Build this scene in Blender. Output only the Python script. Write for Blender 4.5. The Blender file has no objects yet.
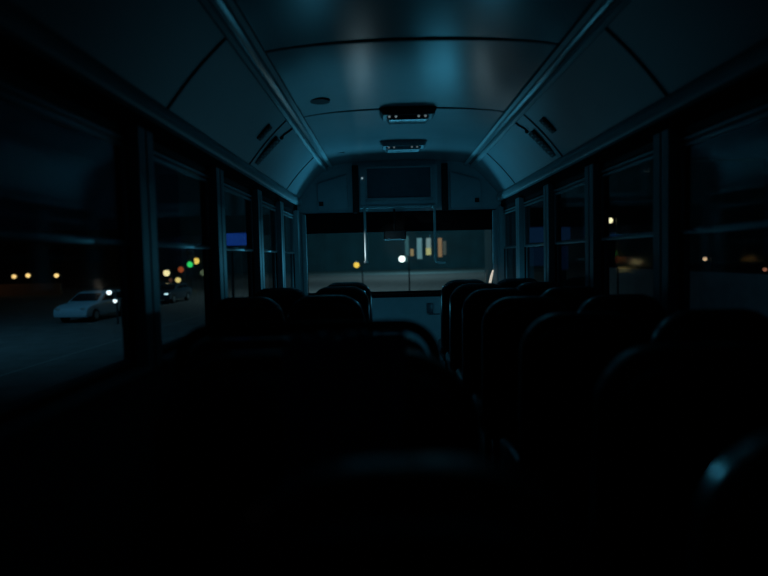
import bpy, bmesh, math, random
from mathutils import Vector, Matrix, noise
random.seed(7)
C = bpy.context.scene.collection
SC = bpy.context.scene
PI = math.pi
# ------------------------------------------------------------------ camera
CX, CH = -0.15, 1.2                     # camera x in the bus, camera height over the bus floor
F = 580.0
cam = bpy.data.cameras.new('camera')
cam.sensor_width = 36; cam.lens = F / 768 * 36
cam.clip_start = 0.02; cam.clip_end = 600
camo = bpy.data.objects.new('camera', cam); C.objects.link(camo)
camo.location = (CX, 0, CH)
pitch = math.atan(30 / F); yaw = math.atan(4 / F)
M = Matrix.Rotation(yaw, 4, 'Z') @ Matrix.Rotation(PI / 2 - pitch, 4, 'X') @ Matrix.Rotation(-0.024, 4, 'Z')
camo.rotation_euler = M.to_euler()
SC.camera = camo
cam.dof.use_dof = True; cam.dof.focus_distance = 6.0
cam.dof.aperture_fstop = (cam.lens / 1000) / 0.024
R3 = M.to_3x3()


def at(px, py, y):
    """world point seen at pixel px,py at depth y (m along the bus)"""
    d = R3 @ Vector(((px - 384) / F, (288 - py) / F, -1))
    return Vector((CX, 0, CH)) + d * (y / d.y)


# ------------------------------------------------------------------ materials
MATS = {}



def mat(name, col, rough=0.5, spec=0.5, metal=0.0, var=0.12, scale=12.0, bump=0.0, coat=0.0):
    m = bpy.data.materials.new(name); m.use_nodes = True
    nt = m.node_tree; b = nt.nodes['Principled BSDF']
    b.inputs['Roughness'].default_value = rough
    b.inputs['Metallic'].default_value = metal
    b.inputs['Specular IOR Level'].default_value = spec
    b.inputs['Coat Weight'].default_value = coat
    tc = nt.nodes.new('ShaderNodeTexCoord')
    nz = nt.nodes.new('ShaderNodeTexNoise'); nz.inputs['Scale'].default_value = scale
    nz.inputs['Detail'].default_value = 4
    rp = nt.nodes.new('ShaderNodeValToRGB')
    rp.color_ramp.elements[0].position = 0.3; rp.color_ramp.elements[1].position = 0.7
    rp.color_ramp.elements[0].color = (*[c * (1 - var) for c in col], 1)
    rp.color_ramp.elements[1].color = (*[min(1, c * (1 + var)) for c in col], 1)
    nt.links.new(tc.outputs['Object'], nz.inputs['Vector'])
    nt.links.new(nz.outputs['Fac'], rp.inputs['Fac'])
    nt.links.new(rp.outputs['Color'], b.inputs['Base Color'])
    if bump:
        bp = nt.nodes.new('ShaderNodeBump'); bp.inputs['Strength'].default_value = bump
        bp.inputs['Distance'].default_value = 0.01
        nt.links.new(nz.outputs['Fac'], bp.inputs['Height'])
        nt.links.new(bp.outputs['Normal'], b.inputs['Normal'])
    MATS[name] = m
    return m


def emit(name, col, s):
    m = bpy.data.materials.new(name); m.use_nodes = True
    nt = m.node_tree; b = nt.nodes['Principled BSDF']
    b.inputs['Base Color'].default_value = (*[c * .3 for c in col], 1)
    nz = nt.nodes.new('ShaderNodeTexNoise'); nz.inputs['Scale'].default_value = 3
    mp = nt.nodes.new('ShaderNodeMapRange')
    mp.inputs['To Min'].default_value = s * .9; mp.inputs['To Max'].default_value = s * 1.1
    nt.links.new(nz.outputs['Fac'], mp.inputs['Value'])
    b.inputs['Emission Color'].default_value = (*col, 1)
    nt.links.new(mp.outputs['Result'], b.inputs['Emission Strength'])
    m.cycles.emission_sampling = 'NONE'
    return m


def glass(name, tint=0.9, rough=0.02, dirt=0.0):
    m = bpy.data.materials.new(name); m.use_nodes = True
    nt = m.node_tree; nt.nodes.clear()
    out = nt.nodes.new('ShaderNodeOutputMaterial')
    tr = nt.nodes.new('ShaderNodeBsdfTransparent'); tr.inputs['Color'].default_value = (tint * .95, tint, tint, 1)
    gl = nt.nodes.new('ShaderNodeBsdfGlossy'); gl.inputs['Roughness'].default_value = rough
    lw = nt.nodes.new('ShaderNodeLayerWeight'); lw.inputs['Blend'].default_value = .5
    pw = nt.nodes.new('ShaderNodeMath'); pw.operation = 'POWER'; pw.inputs[1].default_value = 5
    fr = nt.nodes.new('ShaderNodeMath'); fr.operation = 'MULTIPLY_ADD'; fr.inputs[1].default_value = .9; fr.inputs[2].default_value = .014
    nt.links.new(lw.outputs['Facing'], pw.inputs[0]); nt.links.new(pw.outputs[0], fr.inputs[0])
    mx = nt.nodes.new('ShaderNodeMixShader')
    nt.links.new(fr.outputs[0], mx.inputs[0]); nt.links.new(tr.outputs[0], mx.inputs[1]); nt.links.new(gl.outputs[0], mx.inputs[2])
    last = mx
    if dirt:
        df = nt.nodes.new('ShaderNodeBsdfDiffuse'); df.inputs['Color'].default_value = (.5, .55, .55, 1)
        nz = nt.nodes.new('ShaderNodeTexNoise'); nz.inputs['Scale'].default_value = 5; nz.inputs['Detail'].default_value = 6
        mu = nt.nodes.new('ShaderNodeMath'); mu.operation = 'MULTIPLY'; mu.inputs[1].default_value = dirt
        m2 = nt.nodes.new('ShaderNodeMixShader')
        nt.links.new(nz.outputs['Fac'], mu.inputs[0]); nt.links.new(mu.outputs[0], m2.inputs[0])
        nt.links.new(mx.outputs[0], m2.inputs[1]); nt.links.new(df.outputs[0], m2.inputs[2]); last = m2
    nt.links.new(last.outputs[0], out.inputs['Surface'])
    return m


PAINT = mat('ceiling_paint', (.22, .255, .27), rough=.23, spec=.55, var=.05, scale=3)
PANEL = mat('panel_paint', (.25, .30, .325), rough=.42, spec=.4, var=.05, scale=3)
PILLAR = mat('pillar_paint', (.30, .36, .38), rough=.45, var=.06)
ALU = mat('dull_aluminium', (.36, .40, .42), rough=.4, metal=.6, var=.08, scale=30)
DARK = mat('black_rubber', (.008, .009, .010), rough=.6, spec=.3)
MATTE = mat('matte_black', (.006, .007, .008), rough=.95, spec=.05)
SEAM = mat('dark_seam', (.045, .06, .065), rough=.7, spec=.2)
VINYL = mat('black_vinyl', (.006, .007, .009), rough=.25, spec=.85, bump=.06, scale=60)
FLOOR = mat('ribbed_floor_rubber', (.05, .055, .06), rough=.5, bump=.1, scale=40)
WALLM = mat('lower_wall_panel', (.10, .12, .13), rough=.5)
FRONT = mat('front_wall_paint', (.36, .42, .45), rough=.5, var=.05)
LAMPB = mat('lamp_body', (.10, .12, .13), rough=.5)
SCREEN = mat('dark_screen', (.06, .09, .11), rough=.35)
STEEL = mat('polished_steel', (.55, .6, .6), rough=.3, metal=.25)
GRILLE = mat('dark_grille', (.045, .055, .06), rough=.5)
ROAD = mat('asphalt', (.07, .075, .078), rough=.8, scale=1.2, var=.3, bump=.1)
LINE = mat('road_paint', (.13, .135, .135), rough=.7)
CARW = mat('silver_car_paint', (.36, .50, .60), rough=.3, coat=.6, var=.03)
CARD = mat('dark_car_paint', (.03, .055, .08), rough=.3, coat=.6, var=.03)
CARG = mat('car_window', (.01, .012, .014), rough=.12)
TYRE = mat('tyre', (.01, .01, .011), rough=.8)
BLDG = mat('dark_masonry', (.06, .055, .05), rough=.85, scale=.7, var=.25)
BLDT = mat('dark_teal_render', (.007, .032, .042), rough=.9, scale=.3, var=.35)
BLDW = mat('warm_wall', (.18, .12, .08), rough=.85, scale=.7)
POLE = mat('dark_pole', (.015, .03, .035), rough=.5)
CLOTH = mat('dark_blue_cloth', (.12, .20, .34), rough=.9, bump=.3, scale=30)
GLASS = glass('window_glass', .9, rough=.06)
WGLASS = glass('windshield_glass', .92, dirt=.05)
LENS = mat('lamp_lens', (.05, .065, .075), rough=.25, var=.05)


# ------------------------------------------------------------------ mesh helpers
def W(x, y, z):   # camera-relative to world
    return Vector((x + CX, y, z + CH))


class MB:
    def __init__(s): s.bm = bmesh.new()

    def box(s, a, b, bev=0, seg=2):
        t = bmesh.new()
        r = bmesh.ops.create_cube(t, size=1)
        for v in t.verts:
            v.co = Vector(((a[0] + b[0]) / 2 + v.co.x * (b[0] - a[0]), (a[1] + b[1]) / 2 + v.co.y * (b[1] - a[1]), (a[2] + b[2]) / 2 + v.co.z * (b[2] - a[2])))
        bmesh.ops.recalc_face_normals(t, faces=t.faces)
        if bev: bmesh.ops.bevel(t, geom=list(t.edges), offset=bev, segments=seg, profile=.5, affect='EDGES')
        s.add(t); return s

    def add(s, t, mx=None):
        if mx is not None: t.transform(mx)
        me = bpy.data.meshes.new('tmp'); t.to_mesh(me); t.free(); s.bm.from_mesh(me); bpy.data.meshes.remove(me)

    def prism(s, pts, y0, y1, axis='Y', bev=0, seg=3):
        """outline pts (u,v) extruded; axis Y: (x,z) along y; X: (y,z) along x; Z: (x,y) along z"""
        t = bmesh.new()
        f = {'Y': lambda u, v, w: (u, w, v), 'X': lambda u, v, w: (w, u, v), 'Z': lambda u, v, w: (u, v, w)}[axis]
        A = [t.verts.new(f(u, v, y0)) for u, v in pts]; B = [t.verts.new(f(u, v, y1)) for u, v in pts]
        n = len(pts)
        fa = t.faces.new(A); fb = t.faces.new(B[::-1])
        for i in range(n): t.faces.new((A[i], B[i], B[(i + 1) % n], A[(i + 1) % n]))
        bmesh.ops.recalc_face_normals(t, faces=t.faces)
        if bev:
            es = [e for e in t.edges if all(v in A for v in e.verts) or all(v in B for v in e.verts)]
            A = set(A); B = set(B)
            bmesh.ops.bevel(t, geom=es, offset=bev, segments=seg, profile=.5, affect='EDGES')
        s.add(t); return s

    def tube(s, pts, r, n=10, caps=True):
        t = bmesh.new(); pts = [Vector(p) for p in pts]; rings = []
        up = None
        for i, p in enumerate(pts):
            d = (pts[min(i + 1, len(pts) - 1)] - pts[max(i - 1, 0)]).normalized()
            if up is None: up = d.orthogonal().normalized()
            up = (up - d * up.dot(d)).normalized(); sd = d.cross(up)
            rr = r[i] if isinstance(r, (list, tuple)) else r
            rings.append([t.verts.new(p + (up * math.cos(2 * PI * k / n) + sd * math.sin(2 * PI * k / n)) * rr) for k in range(n)])
        for a, b in zip(rings, rings[1:]):
            for k in range(n): t.faces.new((a[k], a[(k + 1) % n], b[(k + 1) % n], b[k]))
        if caps: t.faces.new(rings[0][::-1]); t.faces.new(rings[-1])
        bmesh.ops.recalc_face_normals(t, faces=t.faces)
        s.add(t); return s

    def ball(s, c, r, sub=2, sc=(1, 1, 1)):
        t = bmesh.new(); bmesh.ops.create_icosphere(t, subdivisions=sub, radius=r)
        s.add(t, Matrix.Translation(c) @ Matrix.Diagonal((*sc, 1))); return s

    def build(s, name, m, parent=None, loc=None, smooth=True, ang=40):
        me = bpy.data.meshes.new(name); s.bm.to_mesh(me); s.bm.free()
        me.materials.append(m)
        o = bpy.data.objects.new(name, me); C.objects.link(o)
        if smooth:
            me.polygons.foreach_set('use_smooth', [True] * len(me.polygons))
            try: me.set_sharp_from_angle(angle=math.radians(ang))
            except Exception: pass
        if parent: o.parent = parent
        if loc is not None: o.location = loc
        return o


def empty(name, loc=(0, 0, 0), rz=0, parent=None):
    o = bpy.data.objects.new(name, None); C.objects.link(o); o.location = loc; o.rotation_euler = (0, 0, rz)
    o.empty_display_size = .1
    if parent: o.parent = parent
    return o


def tag(o, label, cat, group=None, kind=None):
    o['label'] = label; o['category'] = cat
    if group: o['group'] = group
    if kind: o['kind'] = kind
    return o


def struct(o): o['kind'] = 'structure'; return o


def dup(root, loc, rz=0):
    r = root.copy(); C.objects.link(r); r.location = loc; r.rotation_euler = (0, 0, rz)
    for ch in list(root.children):
        c = ch.copy(); C.objects.link(c); c.parent = r
        for g in list(ch.children):
            d = g.copy(); C.objects.link(d); d.parent = c
    return r


# ------------------------------------------------------------------ bus shell (world x, camera-free)
HW = 1.14                 # inner half width
YB, YF = -1.5, 6.7        # back and front ends
SILL = CH - .43
WTOP = CH + .55
OUT = HW + .07           # window plane
struct(MB().box((-OUT - .05, YB, -.06), (OUT + .05, YF + .1, 0)).build('floor', FLOOR))
for sd, nm in ((-1, 'wall_left'), (1, 'wall_right')):
    x0, x1 = sorted((sd * HW, sd * (OUT + .05)))
    b = MB().box((x0, YB, 0), (x1, YF, SILL), .008)
    struct(b.build(nm, WALLM))
    # dark recess above the glass
    xa, xb = sorted((sd * (HW + .03), sd * (OUT + .05)))
    struct(MB().box((xa, YB, WTOP), (xb, YF, WTOP + .13)).build('trim_%d' % (90 + sd), MATTE))
struct(MB().box((-OUT, YB - .06, 0), (OUT, YB, CH + 1.2)).build('wall_back', FRONT))

# roof profile (camera-relative heights)
def crown(n=24, xr=.84, h0=1.03, h1=1.115):
    return [(xr * math.cos(PI * k / n), h0 + (h1 - h0) * math.sin(PI * k / n) ** 1.0) for k in range(n + 1)]


def sheet(pts, y0, y1, th=.02):
    up = [(x, z + CH) for x, z in pts]
    return MB().prism(up + [(x * 1.0, z + th) for x, z in up[::-1]], y0, y1)


struct(sheet(crown(), YB, YF, .03).build('ceiling', PAINT, ang=80))
# sloping side panels under the roof, slightly curved
SEAMS = [-.5, 1.1, 2.68, 4.25, 5.8]


def slope(sd, t, off=0.0):
    """t 0 at the upper rail, 1 at the cant rail"""
    x = .84 + .30 * t; z = 1.03 - .33 * t
    bul = .012 * math.sin(PI * t)
    x += bul * .7 - off * .707; z += bul * .7 - off * .707
    return sd * x, z + CH


k = 1
ys = [YB] + SEAMS + [YF]
for sd in (-1, 1):
    prof = [slope(sd, i / 10) for i in range(11)]
    prof2 = [slope(sd, i / 10, -.03) for i in range(11)]
    struct(MB().prism(prof + prof2[::-1], YB, YF).build('ceiling_side_panel', PANEL, ang=80))
    for ysm in SEAMS[1:]:
        p1 = [slope(sd, i / 10, .006) for i in range(0, 11)]
        p2 = [slope(sd, i / 10, -.01) for i in range(0, 11)]
        struct(MB().prism(p1 + p2[::-1], ysm - .007, ysm + .007).build('trim_%d' % k, SEAM, ang=80)); k += 1
    # upper longitudinal rail: raised strip with groove
    b = MB()
    b.prism([(sd * 0.830, CH + 1.04), (sd * 0.812, CH + 1.022), (sd * 0.820, CH + 1.006), (sd * 0.842, CH + 1.0), (sd * 0.856, CH + 1.008), (sd * 0.860, CH + 1.03)], YB, YF)
    struct(b.build('trim_%d' % k, PILLAR)); k += 1
    b = MB()
    b.prism([(sd * 0.765, CH + 1.062), (sd * 0.745, CH + 1.048), (sd * 0.765, CH + 1.036), (sd * 0.785, CH + 1.04), (sd * 0.785, CH + 1.06)], YB, YF)
    struct(b.build('trim_%d' % k, PILLAR)); k += 1
    # cant rail: rounded bead over the windows
    pts = []
    for i in range(13):
        a = PI * .5 + PI * i / 12
        pts.append((sd * (HW + .0 + .022 * math.cos(a)), CH + .662 + .042 * math.sin(a)))
    pts = [(sd * (HW + .06), CH + .70)] + pts + [(sd * (HW + .06), CH + .625)]
    struct(MB().prism(pts, YB, YF).build('trim_%d' % k, PILLAR, ang=60)); k += 1
# ceiling ribs (thin dark seams with a shadow lip)
for yr in (1.5, 3.03, 4.4):
    a = crown(24, .79, 1.045, 1.108); bb = [(x, z + CH) for x, z in a]
    struct(MB().prism(bb + [(x, z + .03) for x, z in bb[::-1]], yr - .012, yr + .012).build('trim_%d' % k, SEAM, ang=80)); k += 1

# window pillars
PL = [-.85, .22, 1.31, 2.43, 3.50, 4.59, 5.55, 6.56]
PR = [-.35, .72, 1.73, 2.75, 3.72, 4.72, 5.75, 6.72]
for sd, P in ((-1, PL), (1, PR)):
    for i, yc in enumerate(P):
        h = .075 if i < 7 else .06
        y1 = min(yc + h, YF)
        x_in, x_out = sd * HW, sd * (OUT + .03)
        # plan outline with a groove on the inner face
        g = sd * (HW + .02)
        pts = [(x_out, yc - h), (x_in, yc - h), (x_in, yc - .010), (g, yc - .006), (g, yc + .006), (x_in, yc + .010), (x_in, y1), (x_out, y1)]
        struct(MB().prism(pts, SILL - .01, WTOP + .005, axis='Z').build('trim_%d' % k, PILLAR)); k += 1

# side windows: two sashes with panes
wn = 1
MID = CH + .09
for sd, P in ((-1, PL), (1, PR)):
    for a, b in zip(P, P[1:]):
        y0, y1 = a + .075, b - (.075 if b < 6.5 else .06)
        root = struct(empty('window_%d' % wn, (sd * OUT, (y0 + y1) / 2, SILL))); wn += 1
        hy = (y1 - y0) / 2
        hb = MID - SILL; ht = WTOP - SILL
        # frame around
        fm = MB()
        t = .022
        fm.box((-t, -hy, 0), (t, -hy + .014, ht)); fm.box((-t, hy - .014, 0), (t, hy, ht))
        fm.box((-t, -hy, 0), (t, hy, .03)); fm.box((-t, -hy, ht - .035), (t, hy, ht))
        fm.build('window_frame', DARK, root)
        for nm, z0, z1, xo in (('lower_sash', .03, hb + .012, 0), ('upper_sash', hb - .016, ht - .07, -sd * .016)):
            s = MB(); w = .018; d = .010
            s.box((xo - d, -hy + .014, z0), (xo + d, -hy + .014 + w, z1), .003); s.box((xo - d, hy - .014 - w, z0), (xo + d, hy - .014, z1), .003)
            s.box((xo - d, -hy + .014 + w, z1 - w), (xo + d, hy - .014 - w, z1), .003)
            s.box((xo - d - .004, -hy + .014 + w, z0), (xo + d + .004, hy - .014 - w, z0 + w), .003)
            so = s.build(nm, ALU, root)
            p = MB().box((xo - .002, -hy + .014 + w, z0 + w), (xo + .002, hy - .014 - w, z1 - w))
            p.build('pane', GLASS, so, smooth=False)
        # ledge at the bottom
        MB().box((-.09 if sd > 0 else -.0, -hy, -.012), (.0 if sd > 0 else .09, hy, .012), .004).build('window_sill', PILLAR, root)
        # second top rail that catches light
        MB().box((-.03 if sd > 0 else -.0, -hy, ht - .06), (.0 if sd > 0 else .03, hy, ht - .045), .004).build('top_rail', ALU, root)

# ------------------------------------------------------------------ front wall
WB, WT = CH - .41, CH + .52
xl, xr = -HW + .04, HW - .05
b = MB()
head = [(-HW - .06, WT), (-HW - .06, CH + .70)] + [slope(-1, 1 - i / 10) for i in range(11)] + [(x, z + CH) for x, z in crown()[::-1]][1:-1] + [slope(1, i / 10) for i in range(11)] + [(HW + .06, CH + .7), (HW + .06, WT)]
b.prism(head, YF, YF + .08)
b.box((-OUT, YF, 0), (OUT, YF + .08, WB))
b.box((-OUT, YF, WB), (xl, YF + .08, WT)); b.box((xr, YF, WB), (OUT, YF + .08, WT))
struct(b.build('wall_front', FRONT))
# posts beside the windshield
for x in (xl, xr):
    struct(MB().box((x - .025, YF - .03, WB), (x + .025, YF + .01, WT), .01).build('trim_%d' % k, PILLAR)); k += 1
ws = struct(empty('window_%d' % wn, (0, YF + .06, WB))); wn += 1
MB().box((xl, -.003, 0), (xr, .003, WT - WB)).build('pane', WGLASS, ws, smooth=False)
fm = MB()
fm.box((xl - .01, -.066, -.01), (xr + .01, .03, .02)); fm.box((xl - .01, -.066, WT - WB - .02), (xr + .01, .03, WT - WB + .01))
fm.box((xl - .01, -.066, -.01), (xl + .02, .03, WT - WB)); fm.box((xr - .02, -.066, -.01), (xr + .01, .03, WT - WB))
fm.build('window_frame', MATTE, ws)
# dark rim along the top of the dash
struct(MB().box((-HW, YF - .09, WB - .045), (HW, YF + .0, WB - .005), .012).build('trim_%d' % k, MATTE)); k += 1

sv = tag(empty('sun_visor', (0, YF - .02, WT)), 'long black visor strip across the top of the windshield', 'visor')
MB().box((xl + .03, -.012, -.225), (xr - .03, .0, -.005), .005).build('visor_panel', MATTE, sv)
for x in (-.85, 0, .85): MB().box((x - .03, -.012, -.02), (x + .03, .02, -.002), .003).build('bracket', MATTE, sv)

# framed panel above the windshield
pc = (-.35 + .60) / 2 + CX + .025
op = tag(empty('framed_board', (pc, YF, CH + .58)), 'framed blank dark panel mounted high over the windshield', 'panel')
w2, hh = .44, .47
MB().box((-w2, -.06, 0), (w2, 0, hh), .01).build('housing', FRONT, op)
fr = MB()
for a, bb in (((-.385, -.085, .07), (.385, -.06, .10)), ((-.385, -.085, .435), (.385, -.06, .455)), ((-.385, -.085, .10), (-.36, -.06, .435)), ((.36, -.085, .10), (.385, -.06, .435))):
    fr.box(a, bb, .004)
fr.build('frame', PILLAR, op)
MB().box((-.36, -.068, .10), (.36, -.058, .435)).build('screen', SCREEN, op)
io = MB().ball((-.415, -.064, .33), .012).build('indicator_light', emit('indicator', (.6, .9, 1), .28), op)
MB().box((-w2 - .0, -.085, -.012), (w2 + .0, -.0, .012), .005).build('ledge', FRONT, op)
for x in (-.345, .675):
    struct(MB().box((x + CX - .035, YF - .05, WT + .0), (x + CX + .035, YF, CH + 1.06), .006).build('trim_%d' % k, DARK)); k += 1
# compartments either side
for sx, side in ((-1, 'left'), (1, 'right')):
    c = empty('overhead_compartment', (sx * .76, YF, CH + .56))
    tag(c, 'grey overhead compartment door over the windshield, %s of the framed panel' % side, 'compartment', 'compartments over the windshield')
    MB().prism([(-.17, 0), (.17, 0), (.17, .40 if sx < 0 else .30), (-.17, .30 if sx < 0 else .40)], -.025, 0, bev=.006).build('door', FRONT, c)
    MB().box((sx * .13 - .025, -.04, .05), (sx * .13 + .025, -.024, .10), .004).build('latch', DARK, c)

# rear-view mirror hanging from the header
mp = at(395, 235, 6.5)
mr = tag(empty('rear_view_mirror', mp), 'wide black rear-view mirror hanging over the windshield centre', 'mirror')
MB().box((-.125, -.03, -.055), (.125, .02, .055), .02, 3).build('mirror_shell', DARK, mr)
MB().box((-.11, -.034, -.042), (.11, -.029, .042), .003).build('mirror_glass', mat('mirror_glass', (.02, .03, .035), rough=.1), mr)
MB().tube([(0, 0, .05), (0, .1, WT - mp.z - .0), (0, YF - mp.y, WT - mp.z + .03)], .012).build('mount', DARK, mr)


# chrome grab poles in front of the windshield
def grab(px, pybot, y, lbl, hook):
    b0 = at(px, pybot, y); top = CH + .543
    t = tag(empty('grab_pole', (b0.x, y, b0.z)), lbl, 'pole', 'grab poles before the windshield')
    L = top - b0.z
    MB().tube([(0, 0, .0), (0, 0, L * .5), (0, 0, L)], .014, 12).build('pole', STEEL, t)
    MB().tube([(0, 0, L), (0, .12, L + .015), (0, YF - y + .03, L + .015)], .018).build('top_bracket', STEEL, t)
    if hook: MB().tube([(0, 0, .01), (.01, 0, -.008), (.04, 0, -.018), (.11, 0, -.018)], .012).build('foot', STEEL, t)
    else: MB().tube([(0, 0, .012), (0, .0, -.012)], .026, 12).build('foot', STEEL, t)
    return t


grab(366, 262, 6.35, 'polished upright grab pole left of the mirror, with a bright sheen', False)
grab(435.5, 261, 6.35, 'thin upright grab pole right of the mirror, bent at its foot', True)

# small handle box on the dash panel, added glowing strip for a reflection at its right end
hp = at(430, 308, YF)
hb_ = tag(empty('dash_box', hp), 'small dark latch box on the blue-lit panel under the windshield', 'latch')
MB().box((-.035, -.03, -.06), (.035, .012, .06), .006).build('case', SCREEN, hb_)
MB().box((-.02, -.045, -.075), (.11, -.025, -.06), .004).build('lever', SCREEN, hb_)
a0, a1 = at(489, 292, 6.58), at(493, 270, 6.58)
wp = tag(empty('glint_strip', (a0.x, 6.58, WB - .005)), 'slim glowing strip for a bright reflection at the right end of the windshield ledge', 'post')
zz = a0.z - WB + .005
MB().tube([(0, 0, 0), (0, 0, zz), (.012, 0, zz + .1), (.03, 0, zz + .18), (.05, 0, a1.z - WB + .005)], [.012, .012, .015, .015, .008], 10).build('post', emit('glint_glow', (.95, .85, .7), .6), wp)  # self-glowing strip in place of a bright reflection
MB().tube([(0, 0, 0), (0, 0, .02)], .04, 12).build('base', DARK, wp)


# ------------------------------------------------------------------ ceiling fittings
def dome(y, w, lbl, dim):
    zc = CH + 1.115
    t = tag(empty('ceiling_light', (0.03, y, zc)), lbl, 'light', 'ceiling lights down the middle of the bus')
    MB().prism([(-w / 2, .01), (-w / 2, -.012), (-w / 2 + .03, -.055), (w / 2 - .03, -.055), (w / 2, -.012), (w / 2, .01)], -.10, .10, bev=.008).build('base', LAMPB if dim else PANEL, t)
    MB().prism([(-w / 2 + .05, -.05), (-w / 2 + .075, -.085), (w / 2 - .075, -.085), (w / 2 - .05, -.05)], -.075, .085, bev=.012).build('lens', LENS if dim else PANEL, t)
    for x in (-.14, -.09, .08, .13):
        MB().ball((x, -.076, -.062), .010, 2, (1, .6, 1)).build('glint_dot', emit('painted_glint', (.6, .85, .95), .16 if dim else .10), t)  # glowing dots in place of reflections on the unlit lamp


dome(4.47, .43, 'dark-bodied ceiling light with four small glints, nearer the camera', True)
dome(5.68, .45, 'pale flush ceiling light close to the windshield', False)
e = tag(MB().tube([(0, 0, -.012), (0, 0, .03)], [.07, .075], 24).build('ceiling_speaker', SEAM), 'small dark round fitting on the ceiling beside the left roof rail', 'speaker')
e.location = (-.44 + CX, 4.05, CH + 1.095)
e = tag(MB().box((-.09, -.01, -.008), (.09, .01, .02), .004).build('ceiling_slot', SEAM), 'thin dark slot in the ceiling close to the windshield', 'slot')
e.location = (-.50 + CX, 6.0, CH + 1.093)

# louvred grilles and small square vents on the sloping side panels
for sd, side in ((-1, 'left'), (1, 'right')):
    ang = sd * PI / 4
    for nm, y, t_, L, wd, lbl in (('air_grille', 4.4, .64, .26, .12, 'long dark louvred grille on the %s sloping roof panel'),
                                  ('vent_plate', 4.06, .45, .13, .085, 'small dark square vent on the %s sloping roof panel, before the seam')):
        x, z = slope(sd, t_)
        g = empty(nm, (x, y, z)); g.rotation_euler = (0, ang, 0)
        tag(g, lbl % side, 'vent', 'dark vents on the sloping roof panels')
        MB().box((-L / 2, -wd / 2, -.014), (L / 2, wd / 2, .012), .005).build('frame', SEAM, g)
        n = 7 if L > .2 else 4
        for i in range(n):
            u = -L / 2 + .025 + (L - .05) * i / (n - 1)
            MB().box((u - .005, -wd / 2 + .012, -.022), (u + .005, wd / 2 - .012, -.012), .002).build('louvre', GRILLE, g)


# short dark cable runs beside the grilles
for sd, side in ((-1, 'left'), (1, 'right')):
    pts = []
    for t_, yy in ((.0, 4.50), (.12, 4.50), (.24, 4.46), (.30, 4.47)):
        x, z = slope(sd, t_, .006); pts.append((x, yy, z))
    o = tag(MB().tube(pts, .006, 8).ball(pts[-1], .016).build('cable', SEAM), 'short dark cable below the %s roof rail, beside the louvred grille' % side, 'cable', 'cables beside the roof grilles')

# ------------------------------------------------------------------ seats
def rr_outline(w, z0, z1, r, n=8, r0=.03):
    pts = [(-w / 2 + r0, z0), (w / 2 - r0, z0), (w / 2, z0 + r0)]
    for i in range(n + 1):
        a = PI / 2 * i / n; pts.append((w / 2 - r + r * math.cos(a), z1 - r + r * math.sin(a)))
    for i in range(n + 1):
        a = PI / 2 + PI / 2 * i / n; pts.append((-w / 2 + r + r * math.cos(a), z1 - r + r * math.sin(a)))
    pts.append((-w / 2, z0 + r0))
    return pts


TOPZ = CH - .19


def uleg(t, x, ya, yb):   # one bent tube: foot, rail under the frame, foot
    return MB().tube([(x, ya, 0), (x, ya, .28), (x, ya + .03, .31), (x, yb - .03, .31), (x, yb, .28), (x, yb, 0)], .019, 10).build('leg', DARK, t)


REC = Matrix.Rotation(-math.radians(-7), 4, 'X')


def backrest(parent, xc, w, top, r, th=.11, name='backrest'):
    m = MB()
    m.prism(rr_outline(w, .0, top - .42, r), -th / 2, th / 2, bev=.045, seg=4)
    lean = math.radians(7)
    m.bm.transform(Matrix.Translation((xc, 0, .42)) @ Matrix.Rotation(lean, 4, 'X') @ Matrix.Translation((0, 0, 0)))
    o = m.build(name, VINYL, parent, ang=60)
    # welt following the rim
    out = rr_outline(w - .012, .0, top - .42 - .006, r)[3:-1]
    v = MB(); v.tube([(x, -th / 2 + .035, z) for x, z in out], .007, 8)
    v.bm.transform(Matrix.Translation((xc, 0, .42)) @ Matrix.Rotation(lean, 4, 'X'))
    v.build('piping', VINYL, o)
    return o


def seat(units, label, x0, y, top=TOPZ, group=None, r=.13, uw=.415, cush=.40):
    """origin: floor point under the back; +y is forward"""
    t = empty('bus_seat', (x0, y + .09, 0))
    tag(t, label, 'seat', group)
    span = uw * units + .02 * (units - 1)
    for i in range(units):
        xc = -span / 2 + uw / 2 + i * (uw + .02)
        backrest(t, xc, uw, top, r)
        MB().box((xc - uw / 2 + .005, .03, .36), (xc + uw / 2 - .005, cush, .46), .035, 4).build('cushion', VINYL, t, ang=60)
    MB().box((-span / 2 + .02, -.02, .32), (span / 2 - .02, cush - .04, .36), .006).build('seat_frame', DARK, t)
    for sx in (-1, 1):
        uleg(t, sx * (span / 2 - .08), .05, cush - .1)
    return t


RX = HW - .005 - .425      # centre of a right-hand double seat
LX = -RX
GR = 'black double seats right of the aisle'
RL = ['black high-backed double seat right of the aisle, closest to the windshield',
      'black double seat right of the aisle, second back from the windshield',
      'black double seat right of the aisle, third back from the windshield',
      'black double seat right of the aisle, fourth back from the windshield',
      'black double seat right of the aisle, fifth back from the windshield',
      'black double seat right of the aisle, sixth back, bright gleam on its shoulder',
      'black double seat in the near right corner, blurred blue gleam on its shoulder']
for y, l in zip((4.78, 4.08, 3.38, 2.66, 1.88, 1.18, .60), RL):
    if y == 4.78: proto = seat(2, l, RX, y, group=GR)
    else:
        o = dup(proto, (RX - (.09 if y < 1 else 0), y + .09, 0)); o['label'] = l
GL = 'black seats left of the aisle'
seat(1, 'single black high-backed seat left of the aisle, closest to the windshield', LX + .2175, 4.80, group=GL, top=TOPZ + .0)
o = dup(proto, (LX, 4.10 + .09, 0)); tag(o, 'black double seat left of the aisle, behind the single front seat', 'seat', GL)
o = dup(proto, (LX, 3.12 + .09, 0)); tag(o, 'black double seat left of the aisle, third back from the windshield', 'seat', GL)

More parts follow.
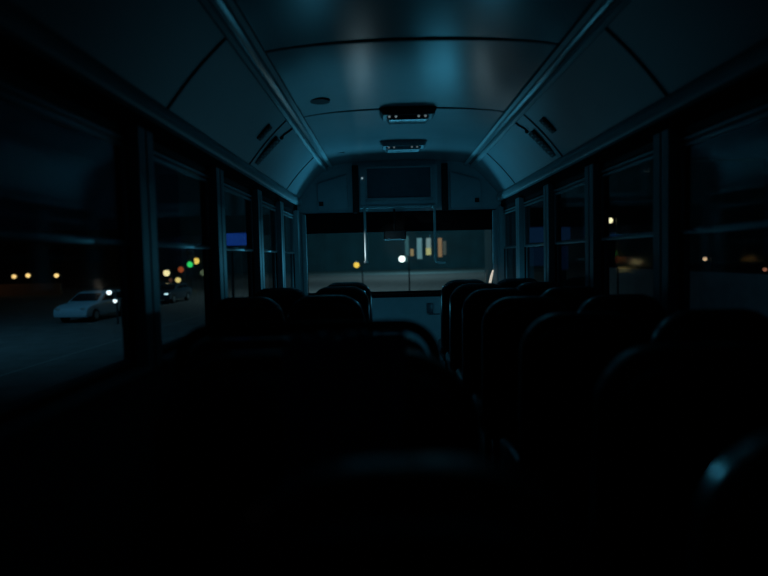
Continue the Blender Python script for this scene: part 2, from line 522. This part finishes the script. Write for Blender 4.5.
# wide seat with an arched grab rail over its back
def rel(px, d): return (px - 388) / F * d
d = 1.62
x0, x1 = rel(166, d) + CX, rel(440, d) + CX
wide = x1 - x0
t = tag(empty('bench_seat', ((x0 + x1) / 2, d + .05, 0)), 'wide black bench seat with an arched rail over its back, in the middle', 'seat')
archtop = CH - .178
bt = archtop - .046
m = MB(); m.prism(rr_outline(wide - .05, 0, bt - .42, .10), -.05, .05, bev=.03); m.bm.transform(Matrix.Translation((0, 0, .42)))
m.build('backrest', VINYL, t, ang=60)
pts = [(-wide / 2 + .012, 0, bt - .2), (-wide / 2 + .012, 0, bt - .12)]
for i in range(9):
    a = PI - PI / 2 * i / 8; pts.append((-wide / 2 + .11 + .098 * math.cos(a), 0, archtop - .115 + .098 * math.sin(a)))
for i in range(9):
    a = PI / 2 - PI / 2 * i / 8; pts.append((wide / 2 - .11 + .098 * math.cos(a), 0, archtop - .115 + .098 * math.sin(a)))
pts += [(wide / 2 - .012, 0, bt - .12), (wide / 2 - .012, 0, bt - .2)]
MB().tube(pts, .017, 12).build('grab_rail', DARK, t)
MB().box((-wide / 2 + .02, .05, .36), (wide / 2 - .02, .42, .46), .035, 4).build('cushion', VINYL, t, ang=60)
MB().box((-wide / 2 + .03, .0, .32), (wide / 2 - .03, .38, .36), .006).build('seat_frame', DARK, t)
for sx in (-1, 1):
    uleg(t, sx * (wide / 2 - .1), .06, .32)

# nearer bench and the seat right before the camera
d = 1.10
x0, x1 = rel(140, d) + CX, rel(482, d) + CX
wide = x1 - x0; cxb = (x0 + x1) / 2
t = tag(empty('bench_seat', (cxb, d + .05, 0)), 'wide black bench seat with a dark blue cloth over its back', 'seat')
top = CH - .182
m = MB(); m.prism(rr_outline(wide, 0, top - .42, .17, 12), -.05, .05, bev=.04, seg=4); m.bm.transform(Matrix.Translation((0, 0, .42)))
m.build('backrest', VINYL, t, ang=60)
MB().box((-wide / 2 + .02, .05, .36), (wide / 2 - .02, .38, .46), .035, 4).build('cushion', VINYL, t, ang=60)
MB().box((-wide / 2 + .03, .0, .32), (wide / 2 - .03, .34, .36), .006).build('seat_frame', DARK, t)
for sx in (-1, 1):
    uleg(t, sx * (wide / 2 - .1), .06, .28)
benchtop, benchy = top, d + .05
# cloth over the near bench's back
cx0, cx1 = rel(280, d) + CX, rel(402, d) + CX
bm = bmesh.new(); NU, NV = 36, 30
path = []
for i in range(NV + 1):
    s = i / NV
    if s < .25: path.append((.062, benchtop - .16 * (1 - s / .25) + .004))
    elif s < .45:
        a = PI * (s - .25) / .2; path.append((.062 * math.cos(a), benchtop + .006 + .02 * math.sin(a)))
    else: path.append((-.062, benchtop - .26 * (s - .45) / .55 + .004))
vs = []
for i, (yy, z) in enumerate(path):
    row = []
    for j in range(NU + 1):
        u = j / NU
        wr = noise.noise(Vector((u * 5, i * .12, 3))) * .018 + .008 * math.sin(u * 23 + i * .25)
        dy = abs(wr) * (1 if yy > 0 else -1)
        sag = .03 * math.sin(u * 4 + 1) * (i / NV if yy < 0 else 0)
        row.append(bm.verts.new((cx0 + (cx1 - cx0) * u + wr * .6, benchy + yy + dy, z + (abs(wr) if abs(yy) < .055 else 0) - sag)))
    vs.append(row)
for a, b2 in zip(vs, vs[1:]):
    for j in range(NU): bm.faces.new((a[j], a[j + 1], b2[j + 1], b2[j]))
mb = MB(); mb.bm.free(); mb.bm = bm
cl = tag(mb.build('cloth', CLOTH, ang=180), 'crumpled dark blue cloth draped over the wide bench back in the dim foreground', 'cloth')

t = seat(1, 'black rounded seat back right in front of the camera, at the bottom of the photo', rel(402, .62) + CX, .50, group=None, uw=.40, r=.17, cush=.34, top=CH - .185)

# ------------------------------------------------------------------ outside
GZ = CH - 2.9
g = MB().box((-150, -20, GZ - .3), (150, 320, GZ)).build('ground', ROAD, smooth=False); struct(g)
for x in (-10.4 + CX,):
    struct(MB().box((x - .08, -10, GZ), (x + .08, 90, GZ + .006)).build('road_line', LINE, smooth=False))


def lamp(px, py, y, rad_px, col, s, lbl, warm=None, arm=True):
    p = at(px, py, y); r = rad_px * y / F
    t = tag(empty('street_lamp', (p.x, p.y, GZ)), lbl, 'street light', 'glowing street lamps outside')
    h = p.z - GZ
    side = .25 + r
    MB().tube([(side, 0, 0), (side, 0, h * .6), (side * .9, 0, h + r * .8), (0, 0, h + r * 1.3)], .05, 8).build('pole', POLE, t)
    MB().tube([(0, 0, h + r * 1.4), (0, 0, h + r * .9)], [r * .5, r * .9], 12).build('hood', POLE, t)
    MB().ball((0, 0, h), r, 3).build('globe', emit('lamp_glow', col, s), t)
    return t


WARM = (1, .62, .22)
PALE = (1, .80, .40)
WHITE = (.85, .95, 1)
lamp(14, 276.5, 60, 2.2, WARM, 1.3, 'warm street lamp outside the near left window, leftmost of the three in a row')
lamp(28, 275.5, 60, 2.2, WARM, 1.5, 'warm street lamp outside the near left window, middle of the three in a row')
lamp(56.5, 275.5, 55, 2.2, WARM, 1.6, 'warm street lamp outside the near left window, rightmost of the three, its post glowing')
lamp(109, 292.5, 28, 2.4, WHITE, 2.5, 'white lamp outside the near left window, just over the silver car')
lamp(115, 301, 27, 2.0, WHITE, 2.0, 'low white lamp at the tail of the silver car')
lamp(166.5, 273, 60, 3.2, PALE, 1.5, 'pale yellow lamp left of the green light, second left window')
lamp(196, 261, 62, 3.2, (1, .66, .12), 1.4, 'amber lamp touching the upper right of the green light')
lamp(178, 280, 62, 2.7, (1, .75, .25), 1.1, 'yellow lamp low beneath the red light, second left window')
lamp(203.5, 272.5, 70, 3.2, (.55, .7, .40), .32, 'dim greenish lamp at the right edge of the second left window')
lamp(171, 280, 75, 2.2, (.6, .25, .15), .12, 'faint reddish lamp beside the low yellow lamp, second left window')
lamp(356.5, 265, 50, 2.9, (1, .62, .08), 1.2, 'amber lamp ahead through the windshield, left of the white lamp')
lamp(402, 259, 40, 3.3, (.85, 1, .95), 2.5, 'bright white lamp straight ahead through the windshield centre')
lamp(610, 220.5, 30, 2.8, (1, .85, .5), 1.8, 'bright lamp high up outside the right windows, second pane ahead')
lamp(705, 259, 30, 2.0, (1, .6, .35), .8, 'pinkish lamp outside the nearest right window')
lamp(765, 269.5, 30, 2.0, (1, .35, .2), .3, 'dim reddish lamp at the right edge of the photo, outside the nearest right window')
lamp(515.5, 267, 60, 1.6, (1, .7, .45), .7, 'small orange lamp outside the front right window')
lamp(533, 271.5, 60, 1.7, (.7, .6, .45), .15, 'very faint lamp outside the second right window from the front')


def traffic(px, py, y, which, col, s, lbl):
    p = at(px, py, y); r = 2.9 * y / F
    t = tag(empty('traffic_light', (p.x, p.y, GZ)), lbl, 'traffic light', 'traffic lights outside')
    h = p.z - GZ; off = {'red': -2, 'green': 2}[which] * r * 2.2 / 2
    zc = h + off
    MB().tube([(0, .2, 0), (0, .2, zc)], .07, 8).build('pole', POLE, t)
    MB().box((-r * 1.15, .0, zc - r * 3.6), (r * 1.15, .4, zc + r * 3.6), .05).build('housing', POLE, t)
    for i, c in enumerate(('red', 'amber', 'green')):
        z = zc + (1 - i) * r * 2.2
        MB().ball((0, -.02, z), r, 3, (1, .3, 1)).build('lens', emit('signal', col, s) if c == which else POLE, t)
        v = MB(); v.tube([(0, -.5 * r, z + r * 1.04), (0, .05, z + r * 1.04)], [.02, .03], 6); v.build('visor', POLE, t)


traffic(190, 264.5, 60, 'green', (.05, 1, .22), 1.0, 'traffic light showing green outside the second left window')
traffic(181, 269.5, 66, 'red', (1, .18, .05), .38, 'traffic light showing dull red outside the second left window')


# cars
def car(name, lbl, loc, rz, paint, suv, hl, tl):
    t = tag(empty(name, loc, rz), lbl, 'car')
    L = 4.5; w = .88
    # side profile (y forward, z up)
    lower = [(-2.22, .38), (-2.25, .75), (-2.18, .98), (-1.0, 1.02), (.75, 1.0), (1.75, .90), (2.18, .74), (2.25, .5), (2.2, .32), (1.72, .3)]
    def arch(cy): return [(cy + .36 * math.cos(a), .3 + .36 * math.sin(a)) for a in [PI * i / 8 for i in range(9)]]
    lower += arch(1.36)[1:] + arch(-1.36) + [(-2.0, .32)]
    MB().prism(lower, -w, w, axis='X', bev=.07, seg=3).build('body', paint, t, ang=50)
    H = 1.50 if suv else 1.38
    rear = -2.05 if suv else -1.75
    m = MB(); tb = bmesh.new()
    prof = [(rear, .98), (rear + .28, H - .08), (rear + .65, H), (-.1, H), (.22, H - .06), (1.05, .98)]
    A = [tb.verts.new((-w + .04 + (z - .98) * .26, y, z)) for y, z in prof]; B = [tb.verts.new((w - .04 - (z - .98) * .26, y, z)) for y, z in prof]
    n = len(prof); tb.faces.new(A); tb.faces.new(B[::-1])
    for i in range(n): tb.faces.new((A[i], B[i], B[(i + 1) % n], A[(i + 1) % n]))
    bmesh.ops.recalc_face_normals(tb, faces=tb.faces)
    bmesh.ops.bevel(tb, geom=list(tb.edges), offset=.04, segments=2, profile=.5, affect='EDGES')
    m.add(tb); m.build('cabin', paint, t, ang=50)
    for sx in (-1, 1):
        def X(z): return sx * (w - .04 - (z - .98) * .26 + .004)
        for (ya, yb, yc, yd) in ((rear + .25, rear + .42, -.62, -.62), (-.55, -.55, .12, .72)):
            q = bmesh.new(); zt = H - .12
            vs = [q.verts.new((X(1.04), ya, 1.04)), q.verts.new((X(zt), yb, zt)), q.verts.new((X(zt), yc, zt)), q.verts.new((X(1.04), yd, 1.04))]
            q.faces.new(vs if sx > 0 else vs[::-1]); k2 = MB(); k2.add(q); k2.build('side_window', CARG, t)
    for (ya, za, yb, zb, nm) in ((.98, 1.03, .32, H - .1, 'windshield'), (rear - .0 + .015, 1.03, rear + .21, H - .16, 'rear_window')):
        q = bmesh.new(); o_ = .012 if nm == 'windshield' else -.012
        vs = [q.verts.new((-w + .14, ya + o_, za + .01)), q.verts.new((w - .14, ya + o_, za + .01)), q.verts.new((w - .24, yb + o_, zb + .01)), q.verts.new((-w + .24, yb + o_, zb + .01))]
        q.faces.new(vs); k2 = MB(); k2.add(q); k2.build(nm, CARG, t)
    for cy in (1.36, -1.36):
        for sx in (-1, 1):
            wh = MB().tube([(sx * (w - .2), cy, .33), (sx * (w - .02), cy, .33), (sx * (w - .0), cy, .33)], [.33, .33, .29], 20).build('wheel', TYRE, t)
            MB().tube([(sx * (w - .03), cy, .33), (sx * (w + .01), cy, .33)], [.21, .19], 14).build('hub', ALU, wh)
    for sx in (-1, 1):
        MB().ball((sx * .66, 2.17, .72), .11, 2, (1.5, .5, .7)).build('headlight', hl, t)
        MB().ball((sx * .74, -2.2, .85), .10, 2, (.9, .4, 1.3)).build('taillight', tl, t)
    return t


unlit = mat('lamp_glass', (.3, .33, .35), rough=.2)
redl = mat('tail_glass', (.15, .01, .01), rough=.3)
p = at(95, 320, 31)
car('car', 'silver car on the road outside the near left window', (p.x, 31, GZ), PI - .05, CARW, True, unlit, redl)
p = at(170, 302, 43)
car('car', 'blurred dark car with a lit headlamp outside the second left window', (p.x, 43, GZ), PI - .03, CARD, False, emit('headlamp', (.6, .9, 1), 1.6), emit('tail_glow', (1, .7, .65), .8))

# buildings
b = tag(empty('office_building', (at(430, 258, 140).x, 140, GZ)), 'dark building ahead through the windshield, with a row of tall lit windows', 'building')
MB().box((-60, 0, 0), (80, 8, 24)).build('wall', BLDT, b, smooth=False)
MB().box((-60.3, -.3, 24), (80.3, 8.3, 24.4)).build('roof', BLDG, b, smooth=False)
bx = at(430, 258, 140).x
for px, wpx, y0, y1, col, s in ((412, 3, 249, 256, (1, .5, .15), .25), (419.5, 4.5, 238, 259, (.5, .8, .85), .17), (428.5, 4.5, 238, 248, (.75, .85, .8), .2), (428.5, 4.8, 248, 255, (1, .82, .3), .42), (440, 3.5, 238, 257, (1, .42, .15), .22), (444.5, 3, 241, 255, (.8, .4, .25), .03), (407, 3, 236, 262, (.3, .5, .5), .02)):
    a, c = at(px - wpx / 2, y1, 140), at(px + wpx / 2, y0, 140)
    MB().box((a.x - bx, -.06, a.z - GZ), (c.x - bx, .0, c.z - GZ)).build('lit_window', emit('lit', col, s), b, smooth=False)
sg = at(241, 239, 22)
t = tag(empty('blue_panel', (sg.x, 22, GZ)), 'added glowing blue blank panel outside the third left window', 'sign')  # panel on posts, added for a blue patch of light in the pane
MB().box((-.55, -.05, sg.z - GZ - .24), (.55, .05, sg.z - GZ + .22), .02).build('panel', emit('blue_glow', (.012, .07, .42), .55), t)
MB().box((-.59, .0, sg.z - GZ - .28), (.59, .08, sg.z - GZ + .26), .02).build('frame', POLE, t)
for x in (-.4, .4): MB().tube([(x, .1, 0), (x, .1, sg.z - GZ)], .05, 8).build('post', POLE, t)

# left: long low building with warm-lit base; right: blue-lit building
b = tag(empty('long_building', (-62, 75, GZ)), 'dark long building far off outside the near left windows', 'building')
MB().box((-25, 0, 0), (28, 10, 7)).build('wall', BLDG, b, smooth=False)
MB().box((-25.3, -.3, 7), (28.3, 10.3, 7.4)).build('roof', BLDG, b, smooth=False)
for i in range(10): MB().box((-22 + i * 5, -.05, 3.2), (-20 + i * 5, .02, 5)).build('window', CARG, b, smooth=False)
a, c = at(-30, 291, 58), at(60, 283, 58)
struct(MB().box((a.x, 58, GZ), (c.x, 58.3, c.z)).build('garden_wall', BLDW, smooth=False))
b0 = at(545, 260, 42)
b = tag(empty('shop_building', (b0.x, 42, GZ)), 'building with a dim blue front outside the right windows', 'building')
MB().box((-3, 0, 0), (9, 8, 6.5)).build('wall', BLDT, b, smooth=False)
MB().box((-3.2, -.2, 6.5), (9.2, 8.2, 6.9)).build('roof', BLDG, b, smooth=False)
for x0p, x1p, y0, y1, s in ((524, 546, 227, 243, .06), (556, 570, 227, 242, .035), (524, 547, 247, 266, .022), (556, 568, 246, 270, .012)):
    a, c = at(x0p, y1, 42), at(x1p, y0, 42)
    MB().box((a.x - b0.x, -.06, a.z - GZ), (c.x - b0.x, .0, c.z - GZ)).build('lit_window', emit('blue_front', (.06, .30, .9), s * .7), b, smooth=False)
# low wall along the road on the right
struct(MB().box((13, 0, GZ), (13.4, 38, GZ + 2.0)).build('roadside_wall', mat('concrete', (.20, .23, .25), rough=.85, scale=2), smooth=False))


# ------------------------------------------------------------------ lights
def light(kind, name, loc, target, energy, col, **kw):
    l = bpy.data.lights.new(name, kind); l.energy = energy; l.color = col
    for a_, v in kw.items(): setattr(l, a_, v)
    o = bpy.data.objects.new(name, l); C.objects.link(o); o.location = loc
    if target is not None:
        o.rotation_euler = (Vector(target) - Vector(loc)).to_track_quat('-Z', 'Y').to_euler()
    return o


TEAL = (.075, .48, .76)
light('AREA', 'front_fill', (-.2, 7.35, CH - .56), (-.1, 6.7, CH + 1.1), 25, TEAL, shape='RECTANGLE', size=1.4, size_y=.3, spread=1.66)  # unseen area lamp past the windshield, put in to light the ceiling
light('AREA', 'front_fill', (.60, 8.4, CH - .60), (.5, 6.0, CH + 1.1), .9, TEAL, shape='RECTANGLE', size=.35, size_y=.2, spread=1.85)  # second unseen lamp, added for the teal streak on the ceiling
for x, pw_ in ((-.34, .2), (1.06, .12)):
    light('AREA', 'streak_fill', (x, 8.4, CH - .6), (x, 6.0, CH + 1.1), pw_, (.5, .7, .8), shape='RECTANGLE', size=.07, size_y=.2, spread=1.6)  # unseen narrow lamps added for pale streaks on the glossy ceiling
wl = at(402, 259, 39)
light('SPOT', 'lamp_ahead', wl, (0, 3, CH + .1), 2200, TEAL, spot_size=.2, spot_blend=.5, shadow_soft_size=.15)
light('POINT', 'cab_fill', (.75, 5.5, CH - .5), None, 2.9, TEAL, shadow_soft_size=.1)  # unseen fill pair behind the seats, added to brighten pillars and front wall
light('POINT', 'cab_fill', (-.6, 5.5, CH - .5), None, 2.9, TEAL, shadow_soft_size=.1)
light('SPOT', 'pole_fill', (-1.0, 5.95, CH + .05), (-.39, 6.35, CH + .12), 18, (.75, .95, 1), spot_size=.5, spot_blend=.9, shadow_soft_size=.03)  # unseen spot added to give the left grab pole its sheen
light('SPOT', 'road_fill', (-3, 50, 14), (-3, 52, GZ), 8000, (.55, .9, 1), spot_size=2.5, spot_blend=1, shadow_soft_size=.4)  # unseen overhead spots added to brighten the road ahead
light('SPOT', 'road_fill', (3, 90, 20), (2, 92, GZ), 17000, (.55, .9, 1), spot_size=2.5, spot_blend=1, shadow_soft_size=.4)
light('SPOT', 'facade_fill', (5, 95, 9), (5, 140, 8), 26000, (.3, .85, 1), spot_size=2.7, spot_blend=1, shadow_soft_size=.4)  # unseen spot added to lift the dark building ahead
light('SPOT', 'left_road_fill', (-16, 20, 9), (-13, 26, GZ), 1500, (.15, .55, .85), spot_size=2.4, spot_blend=1, shadow_soft_size=.4)  # unseen spot added to brighten the left road and silver car
light('SPOT', 'warm_wall_lamp', (-42, 54, 4), (-40, 58, GZ + 1), 110, (1, .5, .2), spot_size=2.2, spot_blend=1, shadow_soft_size=.3)
light('SPOT', 'right_wall_lamp', (6, 12, 5), (13, 16, GZ), 320, (.15, .5, .75), spot_size=1.8, spot_blend=1, shadow_soft_size=.3)

w = bpy.data.worlds.new('night'); SC.world = w; w.use_nodes = True
bg = w.node_tree.nodes['Background']
bg.inputs['Color'].default_value = (.10, .38, .85, 1); bg.inputs['Strength'].default_value = .0016
SC.view_settings.view_transform = 'Standard'
SC.view_settings.look = 'None'
SC.view_settings.exposure = 0
SC.cycles.use_denoising = True
SC.cycles.max_bounces = 10
SC.cycles.sample_clamp_indirect = 2
